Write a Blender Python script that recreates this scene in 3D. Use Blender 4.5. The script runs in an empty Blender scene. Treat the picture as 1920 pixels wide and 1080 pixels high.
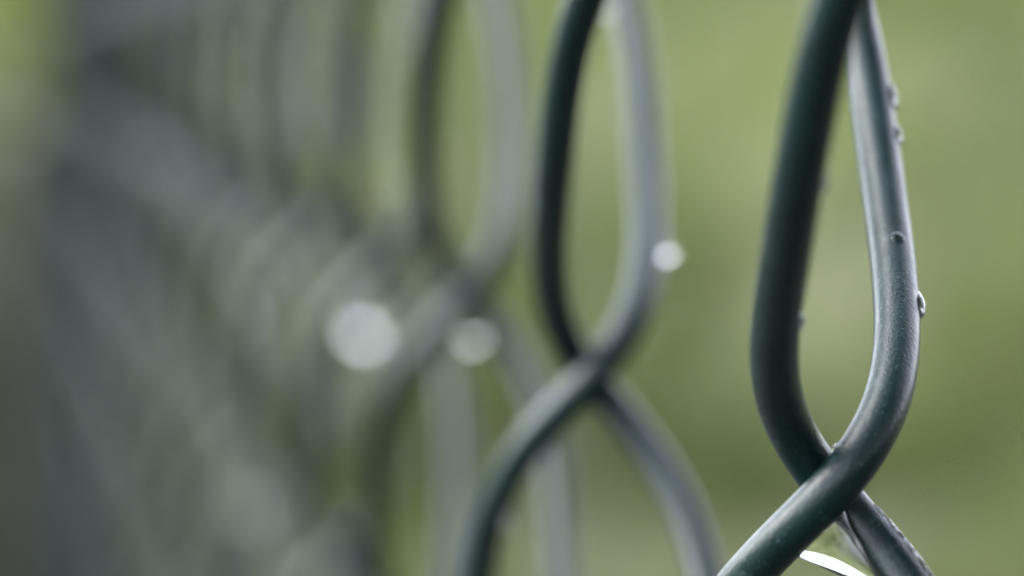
import bpy, bmesh, math, random
import numpy as np
from mathutils import Vector, Matrix

random.seed(7)
rng = np.random.default_rng(11)
S = bpy.context.scene
COL = S.collection

# ------------------------------------------------------------------ camera
Z0 = 0.80                                    # height of the sharpest wire crossing above the ground
YAW, PITCH, ROLL, FPX = 0.149853, -0.066376, 0.018395, 6770.55
cam_pos = Vector((0.181555, -0.044459, Z0 + 0.021554))
F = Vector((-math.cos(YAW) * math.cos(PITCH), math.sin(YAW) * math.cos(PITCH), math.sin(PITCH)))
Rt = F.cross(Vector((0, 0, 1))).normalized()
Up = Rt.cross(F)
R2 = Rt * math.cos(ROLL) + Up * math.sin(ROLL)
U2 = -Rt * math.sin(ROLL) + Up * math.cos(ROLL)
cd = bpy.data.cameras.new('camera')
cam = bpy.data.objects.new('camera', cd)
COL.objects.link(cam)
M = Matrix((R2, U2, -F)).transposed().to_4x4()
M.translation = cam_pos
cam.matrix_world = M
cd.sensor_width = 36.0
cd.lens = FPX / 1920 * 36.0
cd.clip_start = 0.01
cd.clip_end = 1000
cd.dof.use_dof = True
cd.dof.focus_distance = 0.191
cd.dof.aperture_fstop = 20.0
S.camera = cam

# ------------------------------------------------------------------ sky, sun, exposure
SUN_EL, SUN_AZ = math.radians(40), (-0.40, -0.92)        # veiled sun to the left of the lens
w = bpy.data.worlds.new('World')
S.world = w
w.use_nodes = True
nt = w.node_tree
bg = nt.nodes['Background']
sky = nt.nodes.new('ShaderNodeTexSky')
sky.sky_type = 'NISHITA'
sky.sun_disc = False
sky.sun_elevation = SUN_EL
sky.sun_rotation = math.atan2(SUN_AZ[0], SUN_AZ[1])
sky.air_density = 1.0
sky.dust_density = 1.0
sky.ozone_density = 1.0
hs = nt.nodes.new('ShaderNodeHueSaturation')
hs.inputs['Saturation'].default_value = 0.34
hs.inputs['Hue'].default_value = 0.53
nt.links.new(sky.outputs[0], hs.inputs['Color'])
nt.links.new(hs.outputs[0], bg.inputs['Color'])
bg.inputs['Strength'].default_value = 0.15
sl = bpy.data.lights.new('sun', 'SUN')
sl.energy = 0.85
sl.angle = math.radians(60)
sl.color = (1.0, 0.93, 0.91)
so = bpy.data.objects.new('sun', sl)
COL.objects.link(so)
sd = Vector((SUN_AZ[0], SUN_AZ[1], 0)).normalized() * math.cos(SUN_EL) + Vector((0, 0, math.sin(SUN_EL)))
so.rotation_euler = sd.to_track_quat('Z', 'Y').to_euler()
so.location = (0, 0, 10)
S.view_settings.view_transform = 'Standard'
S.view_settings.look = 'None'
S.view_settings.gamma = 1
S.view_settings.exposure = 3.32

# ------------------------------------------------------------------ helpers
def tag(o, label=None, cat=None, group=None, kind=None):
    if label: o['label'] = label
    if cat: o['category'] = cat
    if group: o['group'] = group
    if kind: o['kind'] = kind
    return o

def empty(name, loc):
    o = bpy.data.objects.new(name, None)
    COL.objects.link(o)
    o.location = loc
    o.empty_display_size = 0.05
    return o

def mesh_np(name, verts, faces, mat, parent=None, smooth=True, attr=None):
    me = bpy.data.meshes.new(name)
    me.from_pydata(verts, [], faces)
    if smooth:
        me.polygons.foreach_set('use_smooth', [True] * len(me.polygons))
    me.update()
    me.materials.append(mat)
    o = bpy.data.objects.new(name, me)
    COL.objects.link(o)
    if parent: o.parent = parent
    return o

def new_mat(name):
    m = bpy.data.materials.new(name)
    m.use_nodes = True
    n = m.node_tree
    return m, n, n.nodes['Principled BSDF'], n.nodes['Material Output']

def node(n, t, **kw):
    x = n.nodes.new(t)
    for k, v in kw.items():
        if k in x.inputs: x.inputs[k].default_value = v
        else: setattr(x, k, v)
    return x

# ------------------------------------------------------------------ materials
def wire_material():
    m, n, p, out = new_mat('green_plastic_coating')
    tc = node(n, 'ShaderNodeTexCoord')
    ns = node(n, 'ShaderNodeTexNoise', Scale=260.0, Detail=4.0)
    n.links.new(tc.outputs['Object'], ns.inputs['Vector'])
    cr = node(n, 'ShaderNodeValToRGB')
    cr.color_ramp.elements[0].position = 0.3
    cr.color_ramp.elements[0].color = (0.0016, 0.0078, 0.0078, 1)
    cr.color_ramp.elements[1].position = 0.7
    cr.color_ramp.elements[1].color = (0.0026, 0.0145, 0.0138, 1)
    n.links.new(ns.outputs['Fac'], cr.inputs['Fac'])
    # pale specks of dust in the coating
    sp = node(n, 'ShaderNodeTexNoise', Scale=6500.0, Detail=2.0)
    n.links.new(tc.outputs['Object'], sp.inputs['Vector'])
    sr = node(n, 'ShaderNodeValToRGB')
    sr.color_ramp.elements[0].position = 0.63
    sr.color_ramp.elements[1].position = 0.76
    n.links.new(sp.outputs['Fac'], sr.inputs['Fac'])
    mx = node(n, 'ShaderNodeMix', data_type='RGBA')
    mx.inputs['B'].default_value = (0.04, 0.07, 0.07, 1)
    n.links.new(sr.outputs['Color'], mx.inputs['Factor'])
    n.links.new(cr.outputs['Color'], mx.inputs['A'])
    # dull scuffs and dried water marks
    wm = node(n, 'ShaderNodeTexNoise', Scale=700.0, Detail=6.0)
    wm.inputs['Roughness'].default_value = 0.75
    n.links.new(tc.outputs['Object'], wm.inputs['Vector'])
    wr = node(n, 'ShaderNodeValToRGB')
    wr.color_ramp.elements[0].position = 0.56
    wr.color_ramp.elements[1].position = 0.74
    n.links.new(wm.outputs['Fac'], wr.inputs['Fac'])
    m2 = node(n, 'ShaderNodeMix', data_type='RGBA')
    m2.inputs['B'].default_value = (0.020, 0.038, 0.036, 1)
    n.links.new(wr.outputs['Color'], m2.inputs['Factor'])
    n.links.new(mx.outputs['Result'], m2.inputs['A'])
    n.links.new(m2.outputs['Result'], p.inputs['Base Color'])
    # fine grain and faint lengthwise drawing marks
    g = node(n, 'ShaderNodeTexNoise', Scale=6000.0, Detail=4.0)
    mp = node(n, 'ShaderNodeMapping')
    mp.inputs['Scale'].default_value = (1, 1, 0.35)
    n.links.new(tc.outputs['Object'], mp.inputs['Vector'])
    n.links.new(mp.outputs[0], g.inputs['Vector'])
    b = node(n, 'ShaderNodeBump', Strength=0.7, Distance=0.00005)
    n.links.new(g.outputs['Fac'], b.inputs['Height'])
    n.links.new(b.outputs[0], p.inputs['Normal'])
    rr = node(n, 'ShaderNodeMapRange')
    rr.inputs['To Min'].default_value = 0.18
    rr.inputs['To Max'].default_value = 0.50
    n2 = node(n, 'ShaderNodeTexNoise', Scale=900.0, Detail=5.0)
    n2.inputs['Roughness'].default_value = 0.7
    n.links.new(mp.outputs[0], n2.inputs['Vector'])
    n.links.new(n2.outputs['Fac'], rr.inputs['Value'])
    n.links.new(rr.outputs[0], p.inputs['Roughness'])
    p.inputs['IOR'].default_value = 1.47
    p.inputs['Specular IOR Level'].default_value = 0.26
    return m

def water_material():
    m, n, p, out = new_mat('clear_water')
    p.inputs['Base Color'].default_value = (1, 1, 1, 1)
    p.inputs['Roughness'].default_value = 0.0
    p.inputs['IOR'].default_value = 1.333
    p.inputs['Transmission Weight'].default_value = 1.0
    return m

def grass_material(name, dark, light, pale_tone, transl):
    m, n, p, out = new_mat(name)
    tc = node(n, 'ShaderNodeTexCoord')
    a = node(n, 'ShaderNodeTexNoise', Scale=1.9, Detail=2.0)
    n.links.new(tc.outputs['Object'], a.inputs['Vector'])
    cr = node(n, 'ShaderNodeValToRGB')
    e = cr.color_ramp.elements
    e[0].position, e[0].color = 0.40, (*dark, 1)
    e[1].position, e[1].color = 0.60, (*light, 1)
    n.links.new(a.outputs['Fac'], cr.inputs['Fac'])
    b = node(n, 'ShaderNodeTexNoise', Scale=2.8, Detail=1.5)
    n.links.new(tc.outputs['Object'], b.inputs['Vector'])
    br = node(n, 'ShaderNodeValToRGB')
    br.color_ramp.elements[0].position = 0.52
    br.color_ramp.elements[1].position = 0.72
    n.links.new(b.outputs['Fac'], br.inputs['Fac'])
    mx = node(n, 'ShaderNodeMix', data_type='RGBA')
    mx.inputs['B'].default_value = (*pale_tone, 1)  # pale colour patches that stand in for blurred wet glints on the grass
    n.links.new(br.outputs['Color'], mx.inputs['Factor'])
    n.links.new(cr.outputs['Color'], mx.inputs['A'])
    if name == 'wet_grass':                              # each blade and tuft has its own tint
        at = node(n, 'ShaderNodeAttribute', attribute_name='tint')
        tr = node(n, 'ShaderNodeValToRGB')
        for k_, (po, c_) in enumerate(((0.0, (.66, .74, .60, 1)), (1.0, (1.55, 1.45, 1.75, 1)))):
            tr.color_ramp.elements[k_].position, tr.color_ramp.elements[k_].color = po, c_
        n.links.new(at.outputs['Fac'], tr.inputs['Fac'])
        mu = node(n, 'ShaderNodeMix', data_type='RGBA', blend_type='MULTIPLY')
        mu.inputs['Factor'].default_value = 1.0
        n.links.new(mx.outputs['Result'], mu.inputs['A'])
        n.links.new(tr.outputs['Color'], mu.inputs['B'])
        mx = mu
    n.links.new(mx.outputs['Result'], p.inputs['Base Color'])
    p.inputs['Roughness'].default_value = 0.42
    t = node(n, 'ShaderNodeBsdfTranslucent')
    n.links.new(mx.outputs['Result'], t.inputs['Color'])
    ms = node(n, 'ShaderNodeMixShader', Fac=transl)
    n.links.new(p.outputs[0], ms.inputs[1])
    n.links.new(t.outputs[0], ms.inputs[2])
    n.links.new(ms.outputs[0], out.inputs['Surface'])
    return m

MAT_WIRE = wire_material()
MAT_WATER = water_material()
MAT_GRASS = grass_material('wet_grass', (0.074, 0.105, 0.020), (0.122, 0.152, 0.042), (0.200, 0.205, 0.12), 0.42)
MAT_LEAF = grass_material('shrub_leaf', (0.42, 0.47, 0.10), (0.48, 0.54, 0.13), (0.50, 0.54, 0.16), 0.55)

MAT_MID = grass_material('dull_leaf', (0.13, 0.14, 0.085), (0.16, 0.17, 0.11), (0.17, 0.175, 0.13), 0.45)
MAT_DARK = grass_material('unseen_dark_leaf', (0.02, 0.03, 0.018), (0.035, 0.05, 0.03), (0.05, 0.055, 0.04), 0.2)

# ------------------------------------------------------------------ ground and grassy bank
def ground_h(x, y):
    d = np.sqrt((x - 0.2) ** 2 + y ** 2)
    t = np.clip((d - 3.5) / 12.0, 0, 1)
    return 2.2 * t * t * (3 - 2 * t) + 0.05 * np.sin(x * 0.9 + 1) * np.sin(y * 0.8) * np.clip((d - 3) / 4, 0, 1)

def build_ground():
    m, n, p, out = new_mat('added_soil_and_turf')
    tc = node(n, 'ShaderNodeTexCoord')
    a = node(n, 'ShaderNodeTexNoise', Scale=2.0, Detail=6.0)
    n.links.new(tc.outputs['Object'], a.inputs['Vector'])
    cr = node(n, 'ShaderNodeValToRGB')
    cr.color_ramp.elements[0].position = 0.35
    cr.color_ramp.elements[0].color = (0.035, 0.055, 0.018, 1)
    cr.color_ramp.elements[1].position = 0.7
    cr.color_ramp.elements[1].color = (0.07, 0.09, 0.03, 1)
    n.links.new(a.outputs['Fac'], cr.inputs['Fac'])
    # dark soil tone added near the wires to dim their reflections; turf farther off
    ln = node(n, 'ShaderNodeVectorMath', operation='LENGTH')
    n.links.new(tc.outputs['Object'], ln.inputs[0])
    ad = node(n, 'ShaderNodeMath', operation='MULTIPLY_ADD')
    ad.inputs[1].default_value = 2.0
    n.links.new(a.outputs['Fac'], ad.inputs[0]); n.links.new(ln.outputs['Value'], ad.inputs[2])
    mr = node(n, 'ShaderNodeMapRange')
    mr.inputs['From Min'].default_value = 3.6
    mr.inputs['From Max'].default_value = 4.6
    n.links.new(ad.outputs[0], mr.inputs['Value'])
    mx = node(n, 'ShaderNodeMix', data_type='RGBA')
    mx.inputs['A'].default_value = (0.022, 0.018, 0.013, 1)
    n.links.new(mr.outputs[0], mx.inputs['Factor'])
    n.links.new(cr.outputs[0], mx.inputs['B'])
    n.links.new(mx.outputs['Result'], p.inputs['Base Color'])
    p.inputs['Roughness'].default_value = 0.8
    rad = np.concatenate([[0.0], np.geomspace(0.5, 300, 70)])
    na = 96
    V, Fc = [], []
    for r in rad:
        for k in range(na):
            a_ = 2 * math.pi * k / na
            x, y = 0.2 + r * math.cos(a_), r * math.sin(a_)
            V.append((x, y, float(ground_h(np.array(x), np.array(y)))))
    for i in range(len(rad) - 1):
        for k in range(na):
            k2 = (k + 1) % na
            if i == 0:
                Fc.append((k, (i + 1) * na + k, (i + 1) * na + k2))
            else:
                Fc.append((i * na + k, (i + 1) * na + k, (i + 1) * na + k2, i * na + k2))
    o = mesh_np('ground', V, Fc, m)
    tag(o, kind='structure')

def blades(n_, dmin, dmax, az0, az1, hmin, hmax, wid):
    d = np.sqrt(rng.uniform(dmin ** 2, dmax ** 2, n_))
    az = np.radians(rng.uniform(az0, az1, n_))          # from -x towards +y
    x, y = 0.18 - d * np.cos(az), d * np.sin(az)
    z = ground_h(x, y)
    h = rng.uniform(hmin, hmax, n_)
    a = rng.uniform(0, 2 * math.pi, n_)
    wd = wid * rng.uniform(0.6, 1.3, n_)
    lean = rng.uniform(0.15, 0.9, n_)
    la = rng.uniform(0, 2 * math.pi, n_)
    lx, ly = np.cos(la) * lean * h, np.sin(la) * lean * h
    dx, dy = np.cos(a) * wd, np.sin(a) * wd
    P = np.empty((n_, 5, 3))
    P[:, 0] = np.stack([x - dx, y - dy, z], 1)
    P[:, 1] = np.stack([x + dx, y + dy, z], 1)
    P[:, 2] = np.stack([x + dx * .8 + lx * .35, y + dy * .8 + ly * .35, z + h * .6], 1)
    P[:, 3] = np.stack([x - dx * .8 + lx * .35, y - dy * .8 + ly * .35, z + h * .6], 1)
    P[:, 4] = np.stack([x + lx, y + ly, z + h * (1 - 0.3 * lean)], 1)
    return P

def build_grass():
    P = np.concatenate([blades(14000, 2.4, 4.0, -25, 40, .04, .09, .003),
                        blades(70000, 4.0, 9.0, -14, 32, .07, .16, .005),
                        blades(70000, 8.5, 19.0, -12, 30, .10, .26, .010)])
    tint = rng.normal(.5, .10, len(P))
    # taller tufts, some dark and lush, some tinted pale to imitate wet glints
    nt_, nb = 420, 60
    d = np.sqrt(rng.uniform(4.6 ** 2, 13 ** 2, nt_)); az = np.radians(rng.uniform(-10, 28, nt_))
    T_ = blades(nt_ * nb, 5, 6, 0, 1, .22, .50, .006)
    cx, cy = np.repeat(.18 - d * np.cos(az), nb), np.repeat(d * np.sin(az), nb)
    cx = cx + rng.normal(0, .07, nt_ * nb); cy = cy + rng.normal(0, .07, nt_ * nb)
    sh = np.stack([cx, cy, ground_h(cx, cy)], 1) - (T_[:, 0] + T_[:, 1]) / 2
    T_ += sh[:, None, :]
    tt = np.repeat(rng.uniform(0, 1, nt_), nb)
    P = np.concatenate([P, T_]); tint = np.clip(np.concatenate([tint, tt]), 0, 1)
    n_ = len(P)
    V = P.reshape(-1, 3)
    me = bpy.data.meshes.new('grass')
    me.vertices.add(n_ * 5)
    me.vertices.foreach_set('co', V.astype(np.float32).ravel())
    base = np.arange(n_)[:, None] * 5
    loops = (base + np.array([[0, 1, 2, 3, 3, 2, 4]])).ravel().astype(np.int32)
    me.loops.add(n_ * 7)
    me.loops.foreach_set('vertex_index', loops)
    me.polygons.add(n_ * 2)
    st = (np.arange(n_)[:, None] * 7 + np.array([[0, 4]])).ravel().astype(np.int32)
    me.polygons.foreach_set('loop_start', st)
    me.update(calc_edges=True)
    at = me.attributes.new('tint', 'FLOAT', 'FACE')
    at.data.foreach_set('value', np.repeat(tint, 2).astype(np.float32))
    me.materials.append(MAT_GRASS)
    o = bpy.data.objects.new('grass', me)
    COL.objects.link(o)
    tag(o, 'soft wet green grass growing on the rising ground behind the fence', 'grass', kind='stuff')


# ------------------------------------------------------------------ shrubs beyond the far end of the fence
def build_shrub(loc, rx, rz, zc, n_leaf, size, mat, label, seed):
    r = np.random.default_rng(seed)
    root = empty('shrub', loc)
    tag(root, label, 'shrub')
    m, n, p, out = new_mat('bark')
    p.inputs['Base Color'].default_value = (0.06, 0.045, 0.03, 1)
    p.inputs['Roughness'].default_value = 0.9
    bm = bmesh.new()
    cl = []
    for k in range(16):
        v = r.normal(size=3); v /= np.linalg.norm(v)
        q = r.uniform(.35, .9)
        cl.append((v[0] * rx * q, v[1] * rx * q, zc + v[2] * rz * q))
    def limb(a, b, r0, r1):
        a, b = Vector(a), Vector(b)
        t = (b - a).normalized(); u = t.orthogonal().normalized(); v = t.cross(u)
        rings = []
        for (c, q) in ((a, r0), (a.lerp(b, .5) + u * .02, (r0 + r1) / 2), (b, r1)):
            rings.append([bm.verts.new(c + u * q * math.cos(g * math.pi / 4) + v * q * math.sin(g * math.pi / 4)) for g in range(8)])
        for i in range(2):
            for k in range(8):
                bm.faces.new((rings[i][k], rings[i][(k + 1) % 8], rings[i + 1][(k + 1) % 8], rings[i + 1][k]))
    limb((0, 0, 0), (0.02, 0.01, max(.1, zc - rz * .6)), .03, .022)
    for c in cl:
        limb((0.02, 0.01, max(.1, zc - rz * .6)), c, .014, .004)
    me = bpy.data.meshes.new('trunk'); bm.to_mesh(me); bm.free(); me.materials.append(m)
    o = bpy.data.objects.new('trunk', me); COL.objects.link(o); o.parent = root
    V, Fc = [], []
    for i in range(n_leaf):
        c = np.array(cl[i % len(cl)]) + r.normal(size=3) * np.array([rx, rx, rz]) * .22
        t = Vector(r.normal(size=3)).normalized(); u = t.orthogonal().normalized()
        s = size * r.uniform(.6, 1.3)
        c = Vector(c); b = len(V)
        nn = t.cross(u)
        V += [tuple(c), tuple(c + t * s * .5 + u * s * .28 + nn * s * .08), tuple(c + t * s), tuple(c + t * s * .5 - u * s * .28 + nn * s * .08)]
        Fc += [(b, b + 1, b + 2), (b, b + 2, b + 3)]
    mesh_np('crown', V, Fc, mat, root, smooth=False)

def build_unseen_hedge():
    """added unseen leaf wall behind the lens, so each wire mirrors a dark middle"""
    r = np.random.default_rng(9)
    n_ = 26000
    az = np.radians(r.uniform(-18, 100, n_))
    rad = 2.7 + r.normal(size=n_) * .28
    z = 4.6 * r.uniform(0, 1, n_) ** .9 + .15 * np.sin(az * 9)
    C = np.stack([rad * np.cos(az), rad * np.sin(az), z], 1)
    V, Fc = [], []
    t = r.normal(size=(n_, 3)); t /= np.linalg.norm(t, axis=1)[:, None]
    q = r.normal(size=(n_, 3)); u = np.cross(t, q); u /= np.linalg.norm(u, axis=1)[:, None]
    s = r.uniform(.06, .13, n_)[:, None]
    P = np.stack([C, C + t * s * .5 + u * s * .3, C + t * s, C + t * s * .5 - u * s * .3], 1).reshape(-1, 3)
    Fc = [(i * 4, i * 4 + 1, i * 4 + 2, i * 4 + 3) for i in range(n_)]
    o = mesh_np('unseen_hedge', P.tolist(), Fc, MAT_DARK, smooth=False)
    tag(o, 'unseen wall of dark leaves added behind the lens to darken the wire reflections', 'unseen_hedge')

def build_unseen_tree(tx, ty, cc, rad, n_, seed, label):
    """trunk and crown added out of view to block light and darken wire reflections"""
    r = np.random.default_rng(seed)
    root = empty('unseen_tree', (tx, ty, 0))
    tag(root, label, 'unseen_tree')
    bark, n, p, out = new_mat('tree_bark')
    p.inputs['Base Color'].default_value = (0.05, 0.04, 0.03, 1)
    p.inputs['Roughness'].default_value = 0.9
    bm = bmesh.new()
    def limb(pts, radii):
        prev = None
        for i, (c, q) in enumerate(zip(pts, radii)):
            c = Vector(c)
            t = (Vector(pts[min(i + 1, len(pts) - 1)]) - Vector(pts[max(i - 1, 0)])).normalized()
            u = t.cross(Vector((.3, 1, .2))).normalized(); v = t.cross(u)
            ring = [bm.verts.new(c + u * q * math.cos(g * math.pi / 5) + v * q * math.sin(g * math.pi / 5)) for g in range(10)]
            if prev:
                for k in range(10):
                    bm.faces.new((prev[k], prev[(k + 1) % 10], ring[(k + 1) % 10], ring[k]))
            prev = ring
    limb([(0, 0, -.2), (-.05, -.05, 1.2), (-.25, -.2, 2.4), (-.6, -.5, 3.4)], [.20, .16, .14, .10])
    cc = Vector(cc)
    cl = []
    for k in range(60):
        v = r.normal(size=3); v /= np.linalg.norm(v)
        q = r.uniform(.2, 1) ** .5
        cl.append(cc + Vector((v[0] * rad[0] * q, v[1] * rad[1] * q, v[2] * rad[2] * q)))
    for c in cl[:14]:
        limb([(-.6, -.5, 3.4), tuple(Vector((-.6, -.5, 3.4)).lerp(c, .5) + Vector((0, 0, .15))), tuple(c)], [.07, .045, .012])
    me = bpy.data.meshes.new('trunk'); bm.to_mesh(me); bm.free(); me.materials.append(bark)
    o = bpy.data.objects.new('trunk', me); COL.objects.link(o); o.parent = root
    C = np.array([tuple(c) for c in cl])[np.arange(n_) % len(cl)] + r.normal(size=(n_, 3)) * np.array([.30, .30, .20])
    t = r.normal(size=(n_, 3)); t /= np.linalg.norm(t, axis=1)[:, None]
    q = r.normal(size=(n_, 3)); u = np.cross(t, q); u /= np.linalg.norm(u, axis=1)[:, None]
    s = r.uniform(.08, .15, n_)[:, None]
    P = np.stack([C, C + t * s * .5 + u * s * .3, C + t * s, C + t * s * .5 - u * s * .3], 1).reshape(-1, 3)
    mesh_np('crown', P.tolist(), [(i * 4, i * 4 + 1, i * 4 + 2, i * 4 + 3) for i in range(n_)], MAT_DARK, root, smooth=False)

def build_shrubs():
    build_shrub((-5.6, -.08, float(ground_h(np.array(-5.6), np.array(-.08)))), .30, .26, .72, 5000, .06, MAT_LEAF,
                'bright yellow-green shrub on the slope past the far end of the fence', 3)
    build_shrub((-4.2, -.12, float(ground_h(np.array(-4.2), np.array(-.12)))), .24, .42, .36, 4500, .040, MAT_MID,
                'low dark evergreen shrub on the ground just past the far fence post', 4)

# ------------------------------------------------------------------ chain-link fence
HH = 0.036                                              # height of half a mesh
W, T, A3, B3, RR, A1S, A3S, B1C, B3C, ZW = 0.031828, 0.006567, 0.058553, 0.05099, 0.001132, 0.124837, -0.051744, 0.046135, -0.034416, -0.096614
RW = 0.00125                                            # wire radius
OFF = {1: (-.000165, -.000152, -.000782), 0: (.000086, .000214, -.000233), -1: (-.000193, -.001269, -.001629),
       -2: (.000157, -.001418, -.000336), -3: (-.000014, -.00168, .000177), -4: (0, -.001876, .000027)}
def wire_offset(j):
    if j in OFF: return Vector(OFF[j])
    r = random.Random(j * 31 + 5)
    return Vector((r.uniform(-.0002, .0002), -.0018 if j < 0 else 0.0, r.uniform(-.0005, .0005)))

def axis_pt(par, ph):
    """centre line of one bent wire about its own vertical axis; ph grows downwards, 0 at the crossing height"""
    p = ph + math.pi * par
    x = (W / 2 + RR) * ((math.cos(p) + A3 * math.cos(3 * p)) / (1 + A3) + A1S * math.sin(p) + A3S * math.sin(3 * p))
    y = -T * (math.sin(p) + B3 * math.sin(3 * p) + B1C * math.cos(p) + B3C * math.cos(3 * p))
    z = -HH * (ph + ZW * math.sin(2 * p)) / math.pi
    return Vector((x, y, z))

def wire_point(j, ph):
    off = wire_offset(j) + Vector(((j - 0.5) * W, 0, Z0))
    par = j % 2
    c = axis_pt(par, ph) + off
    t = (axis_pt(par, ph + .01) - axis_pt(par, ph - .01)).normalized()
    return c, t

PH_TOP, PH_BOT = -10.5 * math.pi, 21.8 * math.pi
def wire_mesh(par, sides, seg):
    n_ = int((PH_BOT - PH_TOP) / math.pi * seg)
    V, Fc = [], []
    up = Vector((0, 1, 0))
    for i in range(n_ + 1):
        ph = PH_TOP + (PH_BOT - PH_TOP) * i / n_
        c = axis_pt(par, ph)
        t = (axis_pt(par, ph + .01) - axis_pt(par, ph - .01)).normalized()
        a = t.cross(Vector((0.3, 1, 0.1))).normalized() if i == 0 else (a - t * a.dot(t)).normalized()
        b = t.cross(a)
        for k in range(sides):
            g = 2 * math.pi * k / sides
            V.append(c + a * (RW * math.cos(g)) + b * (RW * math.sin(g)))
    for i in range(n_):
        for k in range(sides):
            k2 = (k + 1) % sides
            Fc.append((i * sides + k, i * sides + k2, (i + 1) * sides + k2, (i + 1) * sides + k))
    Fc.append(tuple(range(sides)))
    Fc.append(tuple(n_ * sides + k for k in range(sides))[::-1])
    return [tuple(v) for v in V], Fc

J_FAR, J_NEAR = -56, 16
def build_fence():
    root = empty('chain_link_fence', (0, 0, 0))
    tag(root, 'dark green plastic coated chain-link fence wet from rain, running away to the left', 'fence')
    protos = {}
    for par in (0, 1):
        protos[par] = mesh_np('wire', *wire_mesh(par, 24, 40), MAT_WIRE, root)
    first = {0: True, 1: True}
    for j in range(0, J_FAR - 1, -1):
        place_wire(j, protos, first, root)
    for j in range(1, J_NEAR + 1):
        place_wire(j, protos, first, root)
    # end post and line wires
    def tube(name, a, b, r, mat, sides=24, cap_dome=False):
        a, b = Vector(a), Vector(b)
        t = (b - a).normalized()
        u = t.orthogonal().normalized()
        v = t.cross(u)
        V, Fc = [], []
        rings = [(0, 1.0), (1, 1.0)]
        L = (b - a).length
        pts = [(0, r), (L, r)]
        if cap_dome:
            pts += [(L, r * 1.1), (L + .3 * r, r * 1.08), (L + .6 * r, r * .8), (L + .75 * r, r * .3)]
        for (s, q) in pts:
            for k in range(sides):
                g = 2 * math.pi * k / sides
                V.append(tuple(a + t * s + u * q * math.cos(g) + v * q * math.sin(g)))
        for i in range(len(pts) - 1):
            for k in range(sides):
                k2 = (k + 1) % sides
                Fc.append((i * sides + k, i * sides + k2, (i + 1) * sides + k2, (i + 1) * sides + k))
        Fc.append(tuple(range(sides))[::-1])
        Fc.append(tuple((len(pts) - 1) * sides + k for k in range(sides)))
        return mesh_np(name, V, Fc, mat, root)
    xe = (J_FAR - 1.0) * W - 0.01
    gm, gn, gp, go = new_mat('weathered_post')
    gt = node(gn, 'ShaderNodeTexNoise', Scale=30.0, Detail=6.0)
    gr = node(gn, 'ShaderNodeValToRGB')
    gr.color_ramp.elements[0].color = (0.050, 0.052, 0.042, 1)
    gr.color_ramp.elements[1].color = (0.125, 0.125, 0.100, 1)
    gn.links.new(gt.outputs['Fac'], gr.inputs['Fac']); gn.links.new(gr.outputs[0], gp.inputs['Base Color'])
    gp.inputs['Roughness'].default_value = 0.6
    o = tube('post', (xe - .02, -0.012, -0.2), (xe - .02, -0.012, Z0 - .035), 0.014, gm, cap_dome=True)
    o['label'] = 'short weathered grey post at the far end of the fence'
    tube('tension_bar', (xe + .012, 0, 0.02), (xe + .012, 0, Z0 + .38), 0.004, MAT_WIRE, 12)
    tube('post', (0.62, 0.022 + .012, -0.2), (0.62, 0.034, Z0 + .42), 0.021, MAT_WIRE, cap_dome=True)
    for z in (Z0 + .365, 0.04):
        tube('line_wire', (xe, 0.0009, z), (0.62, 0.0009, z), 0.0016, MAT_WIRE, 10)

def place_wire(j, protos, first, root):
    par = j % 2
    if first[par]:
        o = protos[par]
        first[par] = False
    else:
        o = protos[par].copy()
        COL.objects.link(o)
        o.parent = root
    o.location = wire_offset(j) + Vector(((j - 0.5) * W, 0, Z0))

# ------------------------------------------------------------------ water drops
def drop_mesh(name, centre, axis, out, length, width, depth, sag, label, group=None, nu=28, nv=20):
    """a drop: long along axis (pointing down), bulging along out, heavier towards its lower end by sag"""
    axis = axis.normalized()
    out = (out - axis * out.dot(axis)).normalized()
    side = axis.cross(out)
    V, Fc = [], []
    for i in range(nv + 1):
        th = math.pi * i / nv
        s = -math.cos(th)
        q = math.sin(th)
        k = (1 + sag * s) * q ** (1 + .5 * max(0, sag) * (s < 0))
        for u in range(nu):
            g = 2 * math.pi * u / nu
            V.append(tuple(centre + axis * (s * length / 2) + out * (k * depth / 2 * math.cos(g)) + side * (k * width / 2 * math.sin(g))))
    for i in range(nv):
        for u in range(nu):
            u2 = (u + 1) % nu
            Fc.append((i * nu + u, i * nu + u2, (i + 1) * nu + u2, (i + 1) * nu + u))
    o = mesh_np(name, V, Fc, MAT_WATER)
    bm = bmesh.new(); bm.from_mesh(o.data)
    bmesh.ops.remove_doubles(bm, verts=bm.verts, dist=1e-7)
    bmesh.ops.recalc_face_normals(bm, faces=bm.faces)
    bm.to_mesh(o.data); bm.free()
    o.data.polygons.foreach_set('use_smooth', [True] * len(o.data.polygons))
    tag(o, label, 'water drop', group)
    return o

def wire_drop(j, ph, out, length, width, depth, stick, sag, label, group=None, name='water_drop', hang=0.0):
    """stick: how far the drop's centre stands off the wire's surface; hang: 0 lies along the wire, 1 hangs straight down"""
    c, t = wire_point(j, ph)
    if t.z > 0: t = -t
    ax = t.lerp(Vector((0, 0, -1)), hang).normalized()
    o = (out - t * out.dot(t)).normalized()
    return drop_mesh(name, c + o * (RW + stick), ax, o, length, width, depth, sag, label, group)

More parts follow.
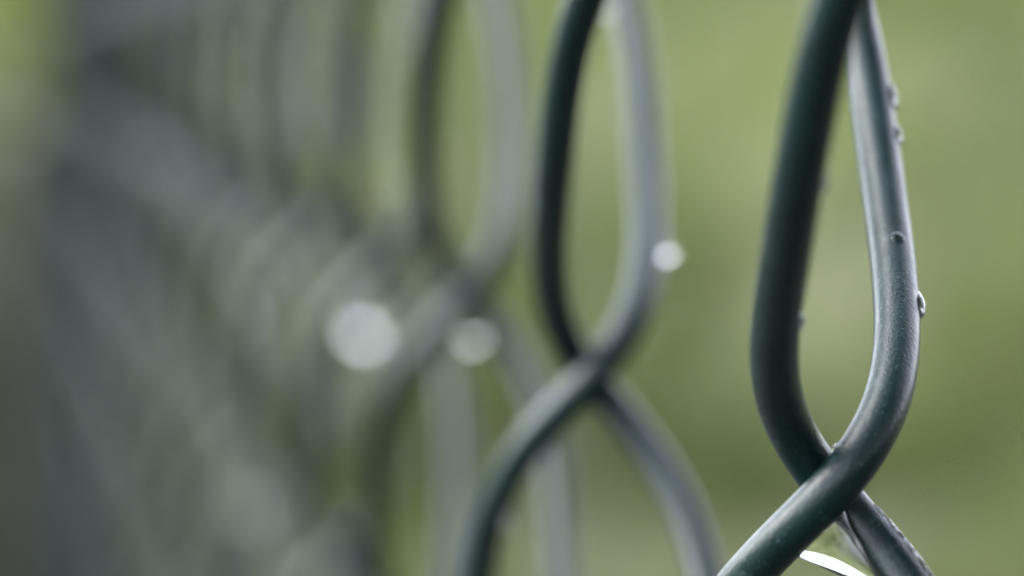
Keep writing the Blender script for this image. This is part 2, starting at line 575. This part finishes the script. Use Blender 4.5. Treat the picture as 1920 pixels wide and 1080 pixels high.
def build_drops():
    right, toward, down, up = R2.copy(), -F, Vector((0, 0, -1)), Vector((0, 0, 1))
    G = 'rain drops clinging to the fence wires'
    # on the sharp wire
    wire_drop(0, -1.66, right + toward * .25 + up * .1, .0024, .0010, .0009, -.00018, .25, 'long clear drop high on the right edge of the sharp wire', G)
    wire_drop(0, -1.50, right + toward * .3, .0017, .0009, .0008, -.00014, .1, 'small bright drop just below the highest drop on the sharp wire', G)
    wire_drop(0, -1.035, toward + right * .12, .0010, .0008, .00022, -.00003, .1, 'flat dark drop on the face of the sharp wire', G)
    wire_drop(0, -.83, right + toward * .2, .0024, .0010, .0009, -.00017, .4, 'teardrop hanging low on the right edge of the sharp wire', G)
    # dark near wire
    wire_drop(1, -1.46, right + toward * .1, .0012, .0010, .0007, -.00015, .2, 'small dark drop high on the inner edge of the near wire', G)
    wire_drop(1, -.90, right + toward * .1, .0011, .0010, .0007, -.00015, .2, 'small dark drop low on the inner edge of the near wire', G)
    # second column
    wire_drop(-2, -.775, right + down * .1, .0013, .0010, .0011, .0002, .25, 'brightest round drop on the right side of the second loop', G)
    wire_drop(-2, -.875, right, .0009, .0010, .0008, -.0001, .1, 'faint drop just above the bright drop on the second loop', G)
    wire_drop(-2, -2.13, -right + down * .3, .0007, .0007, .0006, .0001, .1, 'small drop between the two wires at the top of the second loop', G)
    wire_drop(-2, 1.0, down + right * .6, .0014, .0012, .0012, .0001, .2, 'faint drop under the lower left leg of the second loop', G)
    # farther columns
    wire_drop(-3, .25, down - right * .5, .0014, .0014, .0014, .0007, .2, 'rounded drop hanging right under the third wire crossing', G, hang=.7)
    wire_drop(-7, 1.02, down - right * .15 + toward * .1, .0050, .0040, .0040, .0012, .15, 'largest pale blurred drop left of the third wire crossing', G, hang=.7)
    far = [(-14, 5.04, .0044), (-15, 2.21, .0040), (-13, 1.47, .0034), (-20, .23, .0024), (-15, .42, .0022), (-18, 3.6, .0030)]
    for j, ph, sz in far:
        wire_drop(j, ph, down + toward * .4, sz, sz * .92, sz * .92, sz * .26, .15,
                  'clear rain drop hanging on the dense blurred far wires', 'rain drops on the far blurred wires', hang=.6)
    # drop caught in the crotch above the crossing
    a, ta = wire_point(1, -.10)
    b, tb = wire_point(0, -.16)
    drop_mesh('water_drop', (a + b) / 2 + Vector((0, 0, .0004)), down, toward, .0007, .0008, .0007, .1,
              'tiny bright drop caught in the crotch above the sharp crossing', G)
    # water web hanging in the crotch under the crossing, between the two lower legs
    V, Fc = [], []
    nu, nv = 32, 28
    for i in range(nv + 1):
        s = i / nv
        pb, _ = wire_point(0, .03 + (.40 - .03) * s)
        pa, _ = wire_point(1, .03 + (.66 - .03) * s)
        gap = (pa - pb).normalized()
        pa, pb = pa - gap * RW * .75, pb + gap * RW * .35
        mid, hv = (pa + pb) / 2, (pa - pb) / 2
        nrm = hv.cross(Vector((0, 0, 1))).normalized()
        th = .0003 + .0009 * min(1, s * 1.8)
        e = math.sqrt(max(0.0, 1 - max(0, (s - .70) / .30) ** 2))
        th = max(th * e, .00002)
        for u in range(nu):
            g = 2 * math.pi * u / nu
            cu, su = math.cos(g), math.sin(g)
            sag = -.0010 * s * (1 - cu * cu) * 0
            V.append(tuple(mid + hv * cu + nrm * (th * (.78 - .22 * cu) * (1 if su >= 0 else -1) * abs(su) ** .8) + Vector((0, 0, sag))))
    for i in range(nv):
        for u in range(nu):
            u2 = (u + 1) % nu
            Fc.append((i * nu + u, i * nu + u2, (i + 1) * nu + u2, (i + 1) * nu + u))
    Fc.append(tuple(range(nu)))
    Fc.append(tuple(nv * nu + u for u in range(nu))[::-1])
    o = mesh_np('water_drop', V, Fc, MAT_WATER)
    bm = bmesh.new(); bm.from_mesh(o.data)
    bmesh.ops.recalc_face_normals(bm, faces=bm.faces)
    bm.to_mesh(o.data); bm.free()
    tag(o, 'large drop with a white rim filling the crotch under the sharp crossing', 'water drop', G)

def build_film(j, ph0, ph1, a0, a1, seed, label, thick=.00015, thr=.42):
    """a ragged film of rain water lying on one side of a wire: a thin raised skin with an uneven edge"""
    from mathutils import noise
    nu, nv = 60, 90
    V, Fc = [], []
    for i in range(nv + 1):
        s = i / nv
        c, t = wire_point(j, ph0 + (ph1 - ph0) * s)
        if t.z > 0: t = -t
        o = (R2 - t * R2.dot(t)).normalized()
        q = t.cross(o)
        if q.dot(-F) < 0: q = -q                        # q faces the open side of the fence
        for k in range(nu + 1):
            f = k / nu
            g = a0 + (a1 - a0) * f
            d = o * math.cos(g) + q * math.sin(g)
            v = noise.fractal(Vector((s * 5 + seed, f * 3, seed)), 0.9, 2.0, 4) * .5 + .5
            v2 = noise.noise(Vector((s * 16 + seed, f * 5, 3.1))) * .5 + .5
            edge = min(1, 4 * s, 4 * (1 - s)) * min(1, 3 * f, 3 * (1 - f))
            h = edge * 1.25 * (.75 * v + .25 * v2) - thr
            r = RW + (thick * min(1, h * 3.5) ** .6 if h > 0 else -.00012)
            V.append(tuple(c + d * r))
    row = nu + 1
    top = len(V)
    for i in range(nv + 1):                             # underside, inside the wire
        c, t = wire_point(j, ph0 + (ph1 - ph0) * i / nv)
        for k in range(row):
            p_ = Vector(V[i * row + k])
            V.append(tuple(c + (p_ - c).normalized() * (RW - .0003)))
    for i in range(nv):
        for k in range(nu):
            a_, b_ = i * row + k, (i + 1) * row + k
            Fc.append((a_, a_ + 1, b_ + 1, b_))
            Fc.append((top + a_, top + b_, top + b_ + 1, top + a_ + 1))
    for i in range(nv):
        for k in (0, nu):
            a_, b_ = i * row + k, (i + 1) * row + k
            Fc.append((a_, b_, top + b_, top + a_))
    for k in range(nu):
        for i in (0, nv):
            a_ = i * row + k
            Fc.append((a_, a_ + 1, top + a_ + 1, top + a_))
    o = mesh_np('water_film', V, Fc, MAT_WATER)
    bm = bmesh.new(); bm.from_mesh(o.data)
    bmesh.ops.recalc_face_normals(bm, faces=bm.faces)
    bm.to_mesh(o.data); bm.free()
    tag(o, label, 'water film')

build_ground()
build_grass()
build_shrubs()
build_unseen_hedge()  # added out of view to block sky from the wire reflections
build_unseen_tree(2.2, 3.6, (-2.3, -1.7, 4.9), (2.3, 1.75, 1.0), 26000, 21, 'unseen leafy crown added overhead to darken what the wires mirror')  # added out of view for the dark band mirrored in the wires
build_unseen_tree(-3.4, -2.4, (.15, -.4, 3.5), (1.4, 1.3, 1.2), 15000, 22, 'unseen leafy crown added left of the fence to shade its far end')  # added out of view to keep sun off the far wires
build_fence()
build_drops()
build_film(1, .12, .64, -.45, 0.95, 2.3, 'ragged glinting film of rain water on the lower right leg below the sharp crossing')
